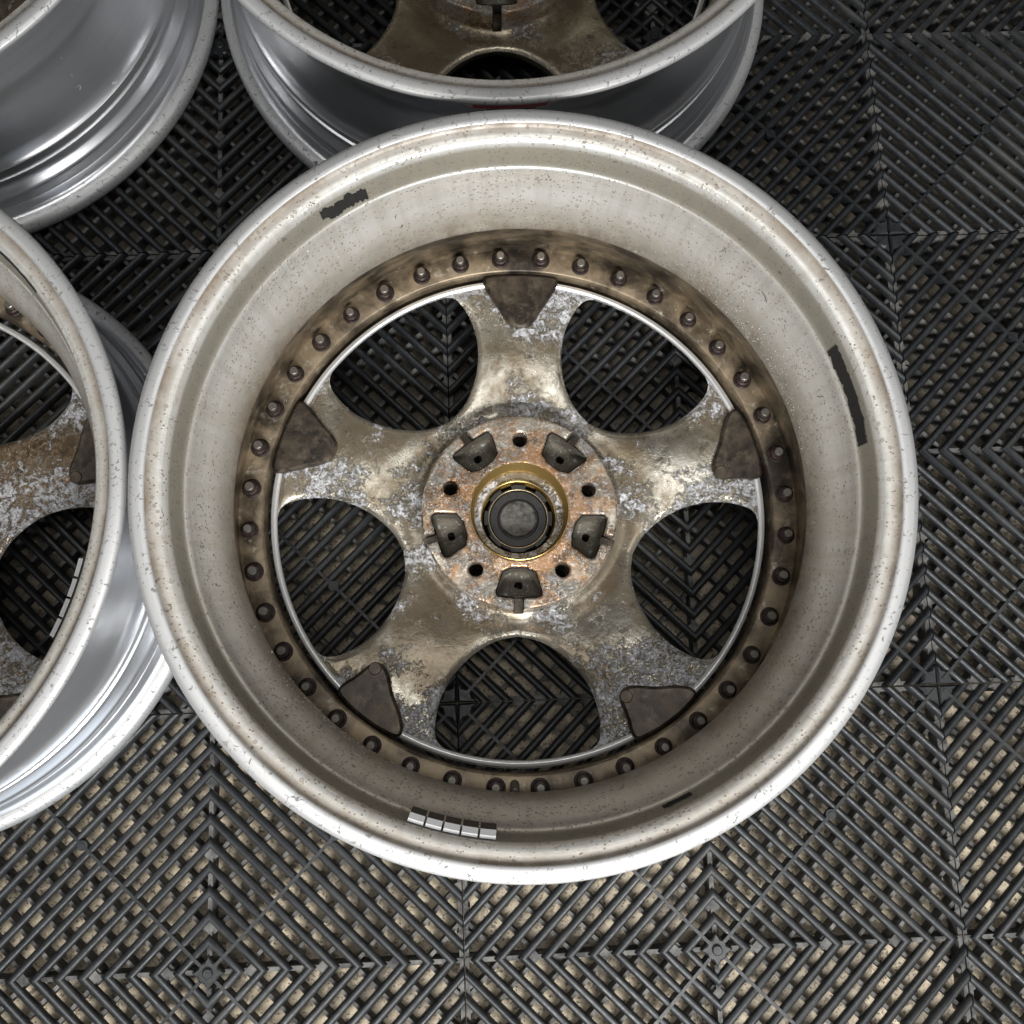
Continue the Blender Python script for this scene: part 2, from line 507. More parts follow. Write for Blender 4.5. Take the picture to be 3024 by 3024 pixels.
# lower lattice
mb = MB()
zb = -.0234
for sxq, syq in ((1, 1), (-1, 1), (-1, -1), (1, -1)):
    for k in range(-6, 7):
        if k == 0: continue
        w = .0202 * k * S2
        if w > 0: p, q = (w, .002), (H - .002, H - w)
        else: p, q = (.002, -w), (H + w, H - .002)
        jz = (k % 3) * .0004
        mb.strip((p[0] * sxq, p[1] * syq), (q[0] * sxq, q[1] * syq), .0030, zb, -.0072 - jz)
for a, b in (((.012, 0), (H - .001, 0)), ((-.012, 0), (-H + .001, 0)), ((0, .012), (0, H - .001)), ((0, -.012), (0, -H + .001))):
    mb.strip(a, b, .0036, zb, -.0046)
e_ = H - .0022
for a, b in (((-H + .001, e_), (H - .001, e_)), ((-H + .001, -e_), (H - .001, -e_)), ((e_, -H + .005), (e_, H - .005)), ((-e_, -H + .005), (-e_, H - .005))):
    mb.strip(a, b, .0032, zb, -.0058)
# wedges on the midlines and seams
for i in range(1, 10):
    cm = (cks[i - 1] + cks[i]) / 2
    for (dx, dy) in ((1, 0), (0, 1), (-1, 0), (0, -1)):
        if i % 3 == 1:
            px, py = dx * (cm + .0005), dy * (cm + .0005)
            s_ = .0056
            mb.prism([(px + s_, py), (px, py + s_), (px - s_, py), (px, py - s_)], zb, -.0043)
for i in range(10, 19):
    off = (cks[i] + cks[i + 1]) / 2 - H
    for sg in (1, -1):
        for side in range(4):
            r_ = rnd.random()
            w_ = .0065 if (i + side) % 3 == 0 else (.0048 if (i + side) % 3 == 1 else .003)
            a = e_ + .0016
            t0, t1 = off - .0048, off + .0048
            poly = [(a, t0 * .999), (a, t1), (a - w_, t1 - .003), (a - w_, t0 + .004)]
            out_ = []
            for (x, y) in poly:
                y *= sg
                for _ in range(side): x, y = -y, x
                out_.append((x, y))
            if sg < 0: out_.reverse()
            mb.prism(out_, zb, -.0052)
LATTICE = mesh_from('support_lattice', mb.v, mb.f); LATTICE.materials.append(M_WEB)

# centre boss (eight pointed) and peg
mb = MB()
star = []
for i in range(16):
    a = i * PI / 8
    rr = .0128 if i % 4 == 0 else (.0098 if i % 2 == 0 else .0086)
    star.append((rr * math.cos(a), rr * math.sin(a)))
mb.prism(star, -.010, -.0006, bev=.0012)
BOSS = mesh_from('centre_boss', mb.v, mb.f); BOSS.materials.append(M_PLASTIC)
mb = MB(); mb.prism(circle(0, 0, .0040, 20), -.0008, .0022, bev=.0008); mb.prism(circle(0, 0, .0016, 10), .0022, .0026)
PEG = mesh_from('peg', mb.v, mb.f); PEG.materials.append(M_PLASTIC)
# corner knuckle : quarter of the star at the tile corner
KN = []
for sxq, syq in ((1, 1), (-1, 1), (-1, -1), (1, -1)):
    mb = MB(); e1 = H - .0006
    poly = [(e1, e1), (e1 - .0165, e1), (e1 - .0125, e1 - .0040), (e1 - .0105, e1 - .0105), (e1 - .0040, e1 - .0125), (e1, e1 - .0165)]
    poly = [(x * sxq, y * syq) for x, y in poly]
    if sxq * syq < 0: poly.reverse()
    mb.prism(poly, -.012, -.0008, bev=.0022)
    me = mesh_from('corner_knuckle', mb.v, mb.f); me.materials.append(M_PLASTIC); KN.append(me)

TL = {
    (-2, -1): 'black ribbed floor tile under the near half of the left wheel, cut off by the left edge',
    (-2, 0): 'black ribbed floor tile under the far half of the wheel at the left edge',
    (-2, 1): 'black ribbed floor tile under the wheel in the upper left corner',
    (-1, -1): 'black ribbed floor tile with its peg and diamonds whole in the lower left corner',
    (0, -1): 'black ribbed floor tile in front of the central wheel, pale concrete showing, peg at bottom right',
    (1, -1): 'black ribbed floor tile cut by the right edge in the lower right corner',
    (-1, 0): 'black ribbed floor tile under the joint of the central wheel and the left wheel',
    (0, 0): 'black ribbed floor tile mostly covered by the right half of the central wheel',
    (1, 0): 'black ribbed floor tile right of the central wheel at the middle of the right edge',
    (-1, 1): 'black ribbed floor tile in the dark gap among the four wheels, its peg between the two upper ones',
    (0, 1): 'black ribbed floor tile under the right side of the upper middle wheel',
    (1, 1): 'black ribbed floor tile in the upper right corner, clear of every wheel',
}
for (i, j), lab in TL.items():
    root = thing('floor_tile', lab, 'floor tile', ((i + .5) * .4, (j + .5) * .4, rnd.uniform(-.0004, .0002)), rnd.uniform(-.0012, .0012),
                 'black ribbed mat tiles clipped together over the concrete')
    link('support_lattice', LATTICE, root)['kind'] = 'stuff'
    for me in RIBS: link('rib', me, root)
    for me in STRIPS: link('cross_strip', me, root)
    for me in KN: link('corner_knuckle', me, root)
    b = link('centre_boss', BOSS, root)
    link('peg', PEG, b)


# ------------------------------------------------------------------ wheel geometry
def smooth_poly(P, it=2):
    for _ in range(it):
        Q = []
        for i in range(len(P)):
            a = P[i]; b = P[(i + 1) % len(P)]
            Q.append((a[0] * .75 + b[0] * .25, a[1] * .75 + b[1] * .25))
            Q.append((a[0] * .25 + b[0] * .75, a[1] * .25 + b[1] * .75))
        P = Q
    return P


def sd_poly(x, y, P):
    P = np.array(P); d = np.full(x.shape, 1e9); s = np.ones(x.shape)
    n = len(P)
    for i in range(n):
        a = P[i]; b = P[i - 1]
        ex, ey = b[0] - a[0], b[1] - a[1]
        wx, wy = x - a[0], y - a[1]
        tt = np.clip((wx * ex + wy * ey) / (ex * ex + ey * ey), 0, 1)
        bx, by = wx - ex * tt, wy - ey * tt
        d = np.minimum(d, bx * bx + by * by)
        c1 = y >= a[1]; c2 = y < b[1]; c3 = ex * wy > ey * wx
        flip = (c1 & c2 & c3) | (~c1 & ~c2 & ~c3)
        s = np.where(flip, -s, s)
    return s * np.sqrt(d)


def sstep(a, b, x):
    t_ = np.clip((x - a) / (b - a), 0, 1); return t_ * t_ * (3 - 2 * t_)


def snap_mesh(name, sdf, half, res, zfun, z_skirt, flare=0.0, wfun=None):
    n = int(2 * half / res) + 2
    ax = (np.arange(n) - (n - 1) / 2) * res
    X, Y = np.meshgrid(ax, ax, indexing='ij')
    Xc = (X[:-1, :-1] + X[1:, 1:]) / 2; Yc = (Y[:-1, :-1] + Y[1:, 1:]) / 2
    keep = sdf(Xc, Yc) < 0
    used = np.zeros((n, n), int)
    for a in (0, 1):
        for b in (0, 1):
            used[a:n - 1 + a, b:n - 1 + b] += keep
    bnd = (used > 0) & (used < 4)
    bx, by = X[bnd], Y[bnd]
    h = res * .2
    for _ in range(5):
        p = sdf(bx, by)
        gx = (sdf(bx + h, by) - sdf(bx - h, by)) / (2 * h); gy = (sdf(bx, by + h) - sdf(bx, by - h)) / (2 * h)
        g2 = np.maximum(gx * gx + gy * gy, .25)
        st = np.clip(p / g2, -res, res)
        bx = bx - st * gx; by = by - st * gy
    X[bnd] = bx; Y[bnd] = by
    Z = zfun(X, Y)
    idx = np.full((n, n), -1); uu = used > 0
    idx[uu] = np.arange(uu.sum())
    V = np.c_[X[uu], Y[uu], Z[uu]]
    a = idx[:-1, :-1][keep]; b = idx[1:, :-1][keep]; c = idx[1:, 1:][keep]; d = idx[:-1, 1:][keep]
    F = np.c_[a, b, c, d]
    # boundary edges
    kp = np.pad(keep, 1)
    E = []
    K = kp[1:-1, 1:-1]
    for sel, (p0, p1) in (((K & ~kp[1:-1, :-2]), ((0, 0), (1, 0))), ((K & ~kp[2:, 1:-1]), ((1, 0), (1, 1))),
                          ((K & ~kp[1:-1, 2:]), ((1, 1), (0, 1))), ((K & ~kp[:-2, 1:-1]), ((0, 1), (0, 0)))):
        ii, jj = np.nonzero(sel)
        E.append(np.c_[idx[ii + p0[0], jj + p0[1]], idx[ii + p1[0], jj + p1[1]]])
    E = np.concatenate(E)
    uniq, inv = np.unique(E, return_inverse=True); inv = inv.reshape(E.shape)
    nb = len(V); m = len(uniq)
    top = V[uniq]; low = top.copy(); low[:, 2] = z_skirt
    if flare:
        x_, y_ = low[:, 0].copy(), low[:, 1].copy()
        gx = (wfun(x_ + h, y_) - wfun(x_ - h, y_)) / (2 * h); gy = (wfun(x_, y_ + h) - wfun(x_, y_ - h)) / (2 * h)
        fl = flare * (np.abs(wfun(x_, y_)) < .0004) * (1 + .9 * sstep(.160, .185, np.hypot(x_, y_)))
        rim_ = np.hypot(x_, y_) > .1825
        fl = np.where(rim_, np.minimum(fl, .0045), fl)
        low[:, 0] += gx * fl; low[:, 1] += gy * fl
        low[rim_, 2] = .0615
    V2 = np.concatenate([V, top, low])
    F2 = np.c_[nb + inv[:, 0], nb + m + inv[:, 0], nb + m + inv[:, 1], nb + inv[:, 1]]
    me = bpy.data.meshes.new(name)
    me.from_pydata(V2.tolist(), [], F.tolist() + F2.tolist())
    me.update()
    at = me.attributes.new('edge', 'FLOAT', 'POINT')
    if wfun:
        ev = np.exp(-np.maximum(wfun(V2[:, 0], V2[:, 1]), 0) / .0016)
        ev[nb + m:] = 0.2
    else:
        ev = np.zeros(len(V2))
    at.data.foreach_set('value', ev)
    me.polygons.foreach_set('use_smooth', [True] * len(me.polygons))
    return me


def window_poly(k=0.0):
    """half outline in (r, angle deg) -> polygon about the +x axis; k narrows it"""
    hf = [(.0945 + .017 * k, 0.1), (.0985 + .015 * k, 9), (.108 + .010 * k, 15.2), (.1195 + .005 * k, 19.2 - 2 * k), (.134, 21.7 - 3 * k), (.150, 22.6 - 3.5 * k),
          (.165, 22.0 - 3.0 * k), (.178, 20.7), (.1843, 19.3), (.1876, 17.2), (.1883, 14.5), (.1884, 11.5), (.1884, 8.5), (.1884, 5.5), (.1884, 2.0)]
    full = hf + [(r, -a) for r, a in reversed(hf)]
    return smooth_poly([(r * math.cos(R(a)), r * math.sin(R(a))) for r, a in full], 2)


def fold(x, y, off, n=5):
    """fold the plane into one sector centred on angle off"""
    a = np.arctan2(y, x) - off; s = 2 * PI / n
    a = a - s * np.round(a / s); r = np.hypot(x, y)
    return r * np.cos(a), r * np.sin(a), a


SP0 = PI / 2           # first spoke; windows half way between


def make_disc(k):
    WP = window_poly(k)

    def wsd(x, y):
        fx, fy, _ = fold(x, y, SP0 + PI / 5)
        return sd_poly(fx, fy, WP)

    def sdf(x, y):
        r = np.hypot(x, y)
        d = np.maximum(r - .1893, -wsd(x, y))
        d = np.maximum(d, .0300 - r)
        fx, fy, _ = fold(x, y, SP0)
        d = np.maximum(d, .0057 - np.hypot(fx - .056, fy))       # lug holes
        fx, fy, _ = fold(x, y, SP0 + PI / 5)
        d = np.maximum(d, .0034 - np.hypot(fx - .0555, fy))      # pocket holes
        return d

    def zf(x, y):
        r = np.hypot(x, y); w = np.maximum(wsd(x, y), 0)
        z = .0615 + .0070 * sstep(.078, .135, r) - .003 * np.exp(-((r - .083) / .008) ** 2) * (r > .075)
        fx, fy, a = fold(x, y, SP0)
        z = z + .0018 * np.exp(-(fy / .020) ** 2) * sstep(.09, .12, r)
        z = z - .0030 * (1 - np.clip(w / .0055, 0, 1)) ** 2.2 * (1 - sstep(.176, .185, r) * .75) - .0022 * (1 - np.clip(w / .022, 0, 1)) ** 2 * (1 - sstep(.15, .18, r))
        z = np.where(r < .076, .0600 - .0015 * np.exp(-((r - .056) / .008) ** 2), z)
        z = z - .0012 * sstep(.184, .188, r)
        return z

    me = snap_mesh('spoked_centre', sdf, .192, .00095, zf, .038, .009, wsd)
    return me


DISC_A = make_disc(0.0)
DISC_B = DISC_A.copy(); DISC_C = DISC_A.copy()

# pocket outline in sector coordinates (x = radial)
PK = [(.0435, -.0120), (.0435, .0120), (.0560, .0160), (.0625, .0183), (.0665, .0165), (.0668, .0045), (.0685, .0038), (.0800, .0040),
      (.0800, -.0040), (.0685, -.0038), (.0668, -.0045), (.0665, -.0165), (.0625, -.0183), (.0560, -.0160)]
PKS = smooth_poly(PK, 1)


def pad_sdf(x, y):
    r = np.hypot(x, y)
    d = np.maximum(r - .0752, .0375 - r)
    fx, fy, _ = fold(x, y, SP0)
    d = np.maximum(d, .0057 - np.hypot(fx - .056, fy))
    fx, fy, _ = fold(x, y, SP0 + PI / 5)
    return np.maximum(d, -sd_poly(fx, fy, PKS))


def pad_z(x, y):
    d = np.clip(-pad_sdf(x, y), 0, 1)
    return .0820 - .0013 * (1 - np.clip(d / .0016, 0, 1)) ** 2


PADM = snap_mesh('hub_face', pad_sdf, .078, .0007, pad_z, .0585)

# barrel profile, z0 = mat surface; (r, z, material, grime, olive)  inner side from the flange down
# materials: 0 inner film, 1 flange, 2 polished outside, 3 bolt ring dirt
PROF = [
    (.2470, .2206, 1, 0, 0), (.2484, .2222, 1, 0, 0), (.2487, .2242, 1, 0, 0), (.2476, .2260, 1, 0, 0), (.2448, .2269, 1, 0, 0), (.2412, .2272, 1, 0, 0), (.2388, .2270, 1, .1, 0),
    (.2379, .2262, 0, .95, 0), (.2372, .2244, 0, .85, 0), (.2352, .2232, 0, .75, 0), (.2330, .2229, 0, .50, 0), (.2308, .2224, 0, .12, 0), (.2290, .2216, 0, .0, 0),
    (.2276, .2203, 0, .0, 0), (.2263, .2175, 0, .05, 0), (.2256, .2150, 0, .25, .9), (.2243, .2085, 0, .15, 1), (.2230, .2020, 0, .2, 1),
    (.2222, .1985, 0, .45, .9), (.2212, .1975, 0, .05, .1), (.2204, .1966, 0, 0, 0), (.2197, .1925, 0, .04, 0), (.2186, .1870, 0, .0, 0), (.2168, .1810, 0, .0, 0), (.2140, .1750, 0, .12, 0),
    (.2108, .1690, 0, .24, .1), (.2080, .1630, 0, .44, .2), (.2060, .1565, 0, .66, .3), (.2044, .1485, 0, .86, .3), (.2034, .1415, 0, .95, .3),
    (.2037, .1385, 3, 1, 0), (.2062, .1290, 3, 1, 0), (.2110, .1130, 3, 1, 0), (.2145, .0950, 3, 1, 0), (.2157, .0805, 3, 1, 0), (.2148, .0772, 3, 1, 0),
    (.2100, .0770, 3, 1, 0), (.1985, .0770, 3, 1, 0), (.1972, .0766, 3, 1, 0), (.1965, .0755, 3, 1, 0), (.1960, .0640, 3, 1, 0), (.1965, .0560, 3, 1, 0),
    # front lip, seen only from below
    (.2050, .0500, 2, 0, 0), (.2200, .0380, 2, 0, 0), (.2310, .0160, 2, 0, 0), (.2400, .0030, 2, 0, 0), (.2460, .0003, 2, 0, 0),
    # outside, floor to top
    (.2490, .0012, 2, 0, 0), (.2504, .0045, 1, 0, 0), (.2506, .0085, 1, 0, 0), (.2496, .0125, 1, 0, 0), (.2466, .0152, 1, 0, 0), (.2425, .0163, 1, 0, 0),
    (.2408, .0166, 2, 0, 0), (.2385, .0172, 2, 0, 0), (.2360, .0195, 2, 0, 0), (.2342, .0250, 2, 0, 0), (.2338, .0252, 2, 0, 0), (.2333, .0390, 2, 0, 0),
    (.2341, .0430, 2, 0, 0), (.2341, .0460, 2, 0, 0), (.2322, .0510, 2, 0, 0), (.2280, .0570, 2, 0, 0), (.2268, .0620, 2, 0, 0), (.2262, .0660, 2, 0, 0),
    (.2282, .0675, 2, 0, 0), (.2284, .0735, 2, 0, 0), (.2262, .0745, 2, 0, 0), (.2262, .0765, 2, 0, 0), (.2278, .0775, 2, 0, 0), (.2276, .0845, 2, 0, 0),
    (.2246, .0865, 2, 0, 0), (.2212, .0960, 2, 0, 0), (.2190, .1060, 2, 0, 0), (.2160, .1160, 2, 0, 0), (.2122, .1285, 2, 0, 0), (.2102, .1360, 2, 0, 0), (.2100, .1430, 2, 0, 0),
    (.2118, .1520, 2, 0, 0), (.2150, .1620, 2, 0, 0), (.2180, .1710, 2, 0, 0), (.2206, .1800, 2, 0, 0), (.2226, .1880, 2, 0, 0), (.2246, .1960, 2, 0, 0),
    (.2275, .2010, 2, 0, 0), (.2296, .2045, 2, 0, 0), (.2310, .2085, 2, 0, 0), (.2345, .2140, 2, 0, 0), (.2400, .2165, 2, 0, 0), (.2442, .2188, 1, 0, 0),
]


def zmap(z, dz):
    if z < .03: return z
    if z < .066: return .03 + (z - .03) * (.036 - dz) / .036
    return z - dz


def barrel_mesh(dz):
    # refine the profile with a gentle spline in long spans
    pts = PROF
    prof = [(p[0], zmap(p[1], dz)) for p in pts]
    n = 288
    me = lathe_mesh('barrel', prof, n, True, True, [p[2] for p in pts])
    me.set_sharp_from_angle(angle=R(48))
    k = len(pts)
    for nm, c in (('grime', 3), ('olive', 4)):
        at = me.attributes.new(nm, 'FLOAT', 'POINT')
        at.data.foreach_set('value', [p[c] for p in pts] * n)
    for m in (M_BARREL, M_LIP, M_POLISH, M_RINGDIRT): me.materials.append(m)
    return me


def prof_r(z, dz, outside=False):
    i0 = [p[:2] for p in PROF].index((.2388, .2270)); i1 = [p[:2] for p in PROF].index((.2157, .0805)); i2 = [p[:2] for p in PROF].index((.2490, .0012))
    seg = PROF[i0:i1] if not outside else PROF[i2:] + PROF[:1]
    for a, b in zip(seg, seg[1:]):
        za, zb_ = zmap(a[1], dz), zmap(b[1], dz)
        if min(za, zb_) <= z <= max(za, zb_) and abs(za - zb_) > 1e-6 and abs(a[0] - b[0]) < .02:
            return a[0] + (b[0] - a[0]) * (z - za) / (zb_ - za)
    return .22


# machined ring around the centre
RINGM = lathe_mesh('machined_ring', [(.1920, .0590), (.1920, .0696), (.1914, .0704), (.1898, .0709), (.1890, .0709), (.1876, .0700), (.1870, .0688), (.1874, .0670), (.1940, .0560)], 256, True, True, sharp_deg=25)
RINGM.materials.append(M_RING)
# bore
BOREM = lathe_mesh('centre_bore', [(.0376, .0818), (.0372, .0790), (.0362, .0768), (.0358, .0700), (.0352, .0690), (.0347, .0600), (.0334, .0590), (.0328, .0560),
                                   (.0322, .0556), (.0318, .0500), (.0296, .0490), (.0290, .0430), (.0285, .0425), (.0285, .0300), (.0380, .0300), (.0380, .0816)], 128, True, True, sharp_deg=30)
BOREM.materials.append(M_BOREGOLD)

# nut and stud
mb = MB()
mb.prism(circle(0, 0, .0070, 24), 0, .0018, bev=.0006)
mb.prism(circle(0, 0, .0057, 12), .0018, .0062, bev=.0010)
NUTM = mesh_from('nut', mb.v, mb.f); NUTM.materials.append(M_NUT)
mb = MB(); mb.prism(circle(0, 0, .0034, 18), .004, .0112, bev=.0007); mb.prism(circle(0, 0, .0012, 10), .0112, .01125)
STUDM = mesh_from('stud', mb.v, mb.f); STUDM.materials.append(M_STUD)

# spoke boss (x tangential, y radial) for a spoke pointing to +y
BP = [(-.0300, .1860), (-.0300, .1915), (-.0255, .1938), (-.0120, .1950), (0, .1955), (.0120, .1950), (.0255, .1938), (.0300, .1915), (.0300, .1860), (.0190, .1690), (.0095, .1535), (.0040, .1508), (-.0040, .1508), (-.0095, .1535), (-.0190, .1690)]
BP = list(reversed(smooth_poly(BP, 1)))


def ccw(P):
    a = sum(P[i - 1][0] * P[i][1] - P[i][0] * P[i - 1][1] for i in range(len(P)))
    return P if a > 0 else list(reversed(P))


mb = MB(); mb.prism(ccw(BP), .058, .0752, bev=.0022)
BOSSM = mesh_from('spoke_boss', mb.v, mb.f); BOSSM.materials.append(M_BOSS)
BPB = [(-.0290, .1850), (-.0280, .1915), (-.0120, .1945), (.0, .1950), (.0140, .1945), (.0290, .1915), (.0300, .1850), (.0250, .1730), (.0215, .1580), (.0150, .1545), (.0070, .1565), (-.0060, .1680), (-.0200, .1760)]
mb = MB(); mb.prism(ccw(smooth_poly(BPB, 1)), .058, .0752, bev=.0022)
BOSSM2 = mesh_from('spoke_boss', mb.v, mb.f); BOSSM2.materials.append(M_BOSS)
mb = MB(); mb.prism(circle(.0165, .1605, .0049, 24), .074, .0762, bev=.0006)
BUTTON = mesh_from('round_boss', mb.v, mb.f); BUTTON.materials.append(M_BOSS)


def text_mesh(s, size, depth, name='embossed_text'):
    c = bpy.data.curves.new(name, 'FONT'); c.body = s; c.size = size; c.extrude = depth; c.align_x = 'CENTER'; c.align_y = 'CENTER'
    c.resolution_u = 3
    o = bpy.data.objects.new(name, c); COL.objects.link(o)
    dg = bpy.context.evaluated_depsgraph_get()
    me = bpy.data.meshes.new_from_object(o.evaluated_get(dg))
    bpy.data.objects.remove(o)
    me.name = name
    me.materials.clear()
    return me


# cap
mb = MB()
mb.prism(circle(0, 0, .0262, 48), .030, .0420, bev=.0010)
CAPBASE = (mb.v, mb.f)
mb2 = MB(); mb2.prism(circle(0, 0, .0148, 40), .042, .0466, bev=.0010)
mb3 = MB()
CAPRING = lathe_mesh('cap_collar', [(.0160, .042), (.0160, .0440), (.0168, .0448), (.0222, .0448), (.0226, .0440), (.0226, .042)], 64, True, True, sharp_deg=30)
for i in range(8):
    a = i * PI / 4 + .39
    c, s_ = math.cos(a), math.sin(a)
    mb3.strip((.0186 * c - .0008 * s_, .0186 * s_ + .0008 * c), (.0222 * c - .0008 * s_, .0222 * s_ + .0008 * c), .0006, .0446, .0456)
    mb3.strip((.0186 * c + .0008 * s_, .0186 * s_ - .0008 * c), (.0222 * c + .0008 * s_, .0222 * s_ - .0008 * c), .0006, .0446, .0456)
for i in range(5):
    a = i * 2 * PI / 5 + PI / 2
    mb3.prism(circle(.0192 * math.cos(a), .0192 * math.sin(a), .0017, 12), .0446, .0458)
for i in range(8):
    a = i * PI / 4
    P = [(.0240 * math.cos(a + b), .0240 * math.sin(a + b)) for b in (-.22, -.1, 0, .1, .22)] + [(.0272 * math.cos(a + b), .0272 * math.sin(a + b)) for b in (.22, .1, 0, -.1, -.22)]
    mb3.prism(ccw(P), .040, .0475)
CAPCLIPS = mesh_from('cap_clips', mb3.v, mb3.f)
WIREM = lathe_mesh('retaining_wire', [(.0236 + .0004 * math.cos(q), .0460 + .0004 * math.sin(q)) for q in np.linspace(0, 2 * PI, 9)[:-1]], 64)


def valve_mesh():
    v = []; f = []
    rings = [(.0048, 0), (.0048, .006), (.0036, .008), (.0034, .022), (.0026, .0225), (.0026, .030), (.0020, .031)]
    n = 16
    for (r, z) in rings:
        for i in range(n):
            v.append((r * math.cos(2 * PI * i / n), r * math.sin(2 * PI * i / n), z))
    for k in range(len(rings) - 1):
        for i in range(n):
            j = (i + 1) % n; f.append((k * n + i, k * n + j, (k + 1) * n + j, (k + 1) * n + i))
    f.append(tuple(range((len(rings) - 1) * n, len(rings) * n)))
    return mesh_from('valve', v, f)


VALVEM = valve_mesh(); VALVEM.materials.append(M_STUD)


def wall_patch(name, a0, a1, zf0, zf1, dz, off, n=60, m=8, outside=False, thick=.0005):
    """thin piece lying on the barrel wall between angle a0..a1; zf0, zf1 functions of s in 0..1 give lower/upper height"""
    v = []; f = []
    sg = 1 if outside else -1
    for lay in (0, 1):
        for i in range(n + 1):
            s_ = i / n; a = a0 + (a1 - a0) * s_
            for j in range(m + 1):
                z = zf0(s_) + (zf1(s_) - zf0(s_)) * j / m
                r = prof_r(z, dz, outside) + sg * (off + lay * thick)
                v.append((r * math.cos(a), r * math.sin(a), z))
    N = (n + 1) * (m + 1)
    for lay in (0, 1):
        for i in range(n):
            for j in range(m):
                q = (i * (m + 1) + j, (i + 1) * (m + 1) + j, (i + 1) * (m + 1) + j + 1, i * (m + 1) + j + 1)
                f.append(tuple(x + lay * N for x in q))
    for i in range(n):
        for j in (0, m):
            f.append((i * (m + 1) + j, (i + 1) * (m + 1) + j, (i + 1) * (m + 1) + j + N, i * (m + 1) + j + N))
    for j in range(m):
        for i in (0, n):
            b = i * (m + 1) + j
            f.append((b, b + 1, b + 1 + N, b + N))
    return mesh_from(name, v, f)


def weight_mesh(a0, a1, dz, zl, zh, th):
    """stick-on weight: mats 0 dark inner face, 1 bare top edge"""
    v = []; f = []; m = []
    n = 4; lift = .0006
    g_ = (a1 - a0) * .04
    secs = [(0, 0.0), (0, 0.0)]
    def P(a, z, o):
        r = prof_r(z, dz) - o
        return (r * math.cos(a), r * math.sin(a), z)
    for i in range(n + 1):
        a = a0 + g_ + (a1 - a0 - 2 * g_) * i / n
        e__ = .0006 if i in (0, n) else 0
        v += [P(a, zl, lift), P(a, zl + e__, lift + th - .0008), P(a, zl + .0010, lift + th), P(a, zh - .0030, lift + th), P(a, zh, lift + th * .42), P(a, zh, lift)]
    for i in range(n):
        for k in range(6):
            k2 = (k + 1) % 6
            f.append((i * 6 + k, (i + 1) * 6 + k, (i + 1) * 6 + k2, i * 6 + k2)); m.append(1 if k in (3, 4) else 0)
    f.append(tuple(range(6))); m.append(0); f.append(tuple(n * 6 + q for q in reversed(range(6)))); m.append(0)
    me = mesh_from('balance_weight', v, f); me.polygons.foreach_set('material_index', m)
    me.materials.append(M_WDARK); me.materials.append(M_WEDGE)
    return me


BARREL_TALL = barrel_mesh(0.0)
BARREL = barrel_mesh(.0190)


def make_wheel(label, x, y, rot, tall, disc, disc_mat):
    dzz = 0.0 if tall else -.019
    root = thing('alloy_wheel', label, 'wheel', (x, y, 0.0), rot, 'alloy wheels lying face down side by side on the mat')
    bar = link('barrel', BARREL_TALL if tall else BARREL, root)
    dm = disc if disc.users == 0 or not disc.materials else disc
    if not disc.materials: disc.materials.append(disc_mat)
    link('spoked_centre', disc, root).location.z = dzz
    if not PADM.materials: PADM.materials.append(M_PAD)
    for n_, m_2 in (('hub_face', PADM), ('centre_bore', BOREM), ('machined_ring', RINGM)): link(n_, m_2, root).location.z = dzz
    for k in range(40):
        a = R(4.5 + 9 * k)
        nt = link('nut', NUTM, root)
        nt.location = (.2066 * math.cos(a), .2066 * math.sin(a), .0769 + dzz); nt.scale = (rnd.uniform(.95, 1.06),) * 2 + (rnd.uniform(.9, 1.08),); nt.rotation_euler = (rnd.uniform(-.03, .03), rnd.uniform(-.03, .03), rnd.random() * 3)
        st = link('stud', STUDM, nt)
        st.location = (0, 0, rnd.uniform(-.0012, .0006))
    for k in range(5):
        b = link('spoke_boss', BOSSM2 if k in (2, 3, 4) else BOSSM, root)
        b.rotation_euler = (0, 0, k * 2 * PI / 5); b.location.z = dzz
        if k in (2, 3, 4):
            if k == 2 : pass
            link('round_boss', BUTTON, b)
    v_ = link('valve', VALVEM, root)
    a = R(-90.7)
    v_.location = (.1985 * math.cos(a), .1985 * math.sin(a), .066 + dzz)
    v_.rotation_euler = (0, R(28), a)
    return root, bar


# pocket floor lies inside the spoked centre mesh; a dark dish is set into each pocket
mb = MB()
mb.prism(ccw([(x * .985 + .0006, y * .97) for x, y in PKS if x < .0685] ), .0592, .0612)
# hub things specific to the central wheel
C0, _ = make_wheel('whole central alloy wheel, rust orange hub, five balance weights inside its near rim', .0543, .1437, R(-2.5), True, DISC_A, M_DISC)
T0, _ = make_wheel('alloy wheel cut by the top edge, red and white sticker under its lip', .0527, .6567, R(0), False, DISC_B, M_DISC2)
L0, _ = make_wheel('alloy wheel cut by the left edge, crusty white spoke and pale weights inside', -.4501, .1487, R(1.5), False, DISC_C, M_DISC3)
A0, _ = make_wheel('alloy wheel in upper left corner showing mostly its polished grey outer barrel', -.4498, .6522, R(20), False, DISC_A, M_DISC)


# centre cap (a clip-in part) for every wheel
for k_, root in enumerate((C0, T0, L0, A0)):
    if k_ == 0:
        capb = mesh_from('centre_cap', *CAPBASE); capb.materials.append(M_CAP)
        capf = mesh_from('cap_face', mb2.v, mb2.f); capf.materials.append(M_CAPF)
        CAPRING.materials.append(M_CAP); CAPCLIPS.materials.append(M_CAP); WIREM.materials.append(M_WIRE)
    cb = link('centre_cap', capb, root); cb.location.z = 0.0 if root is C0 else -.019
    link('cap_face', capf, cb); link('cap_collar', CAPRING, cb); link('cap_clips', CAPCLIPS, cb); link('retaining_wire', WIREM, cb)

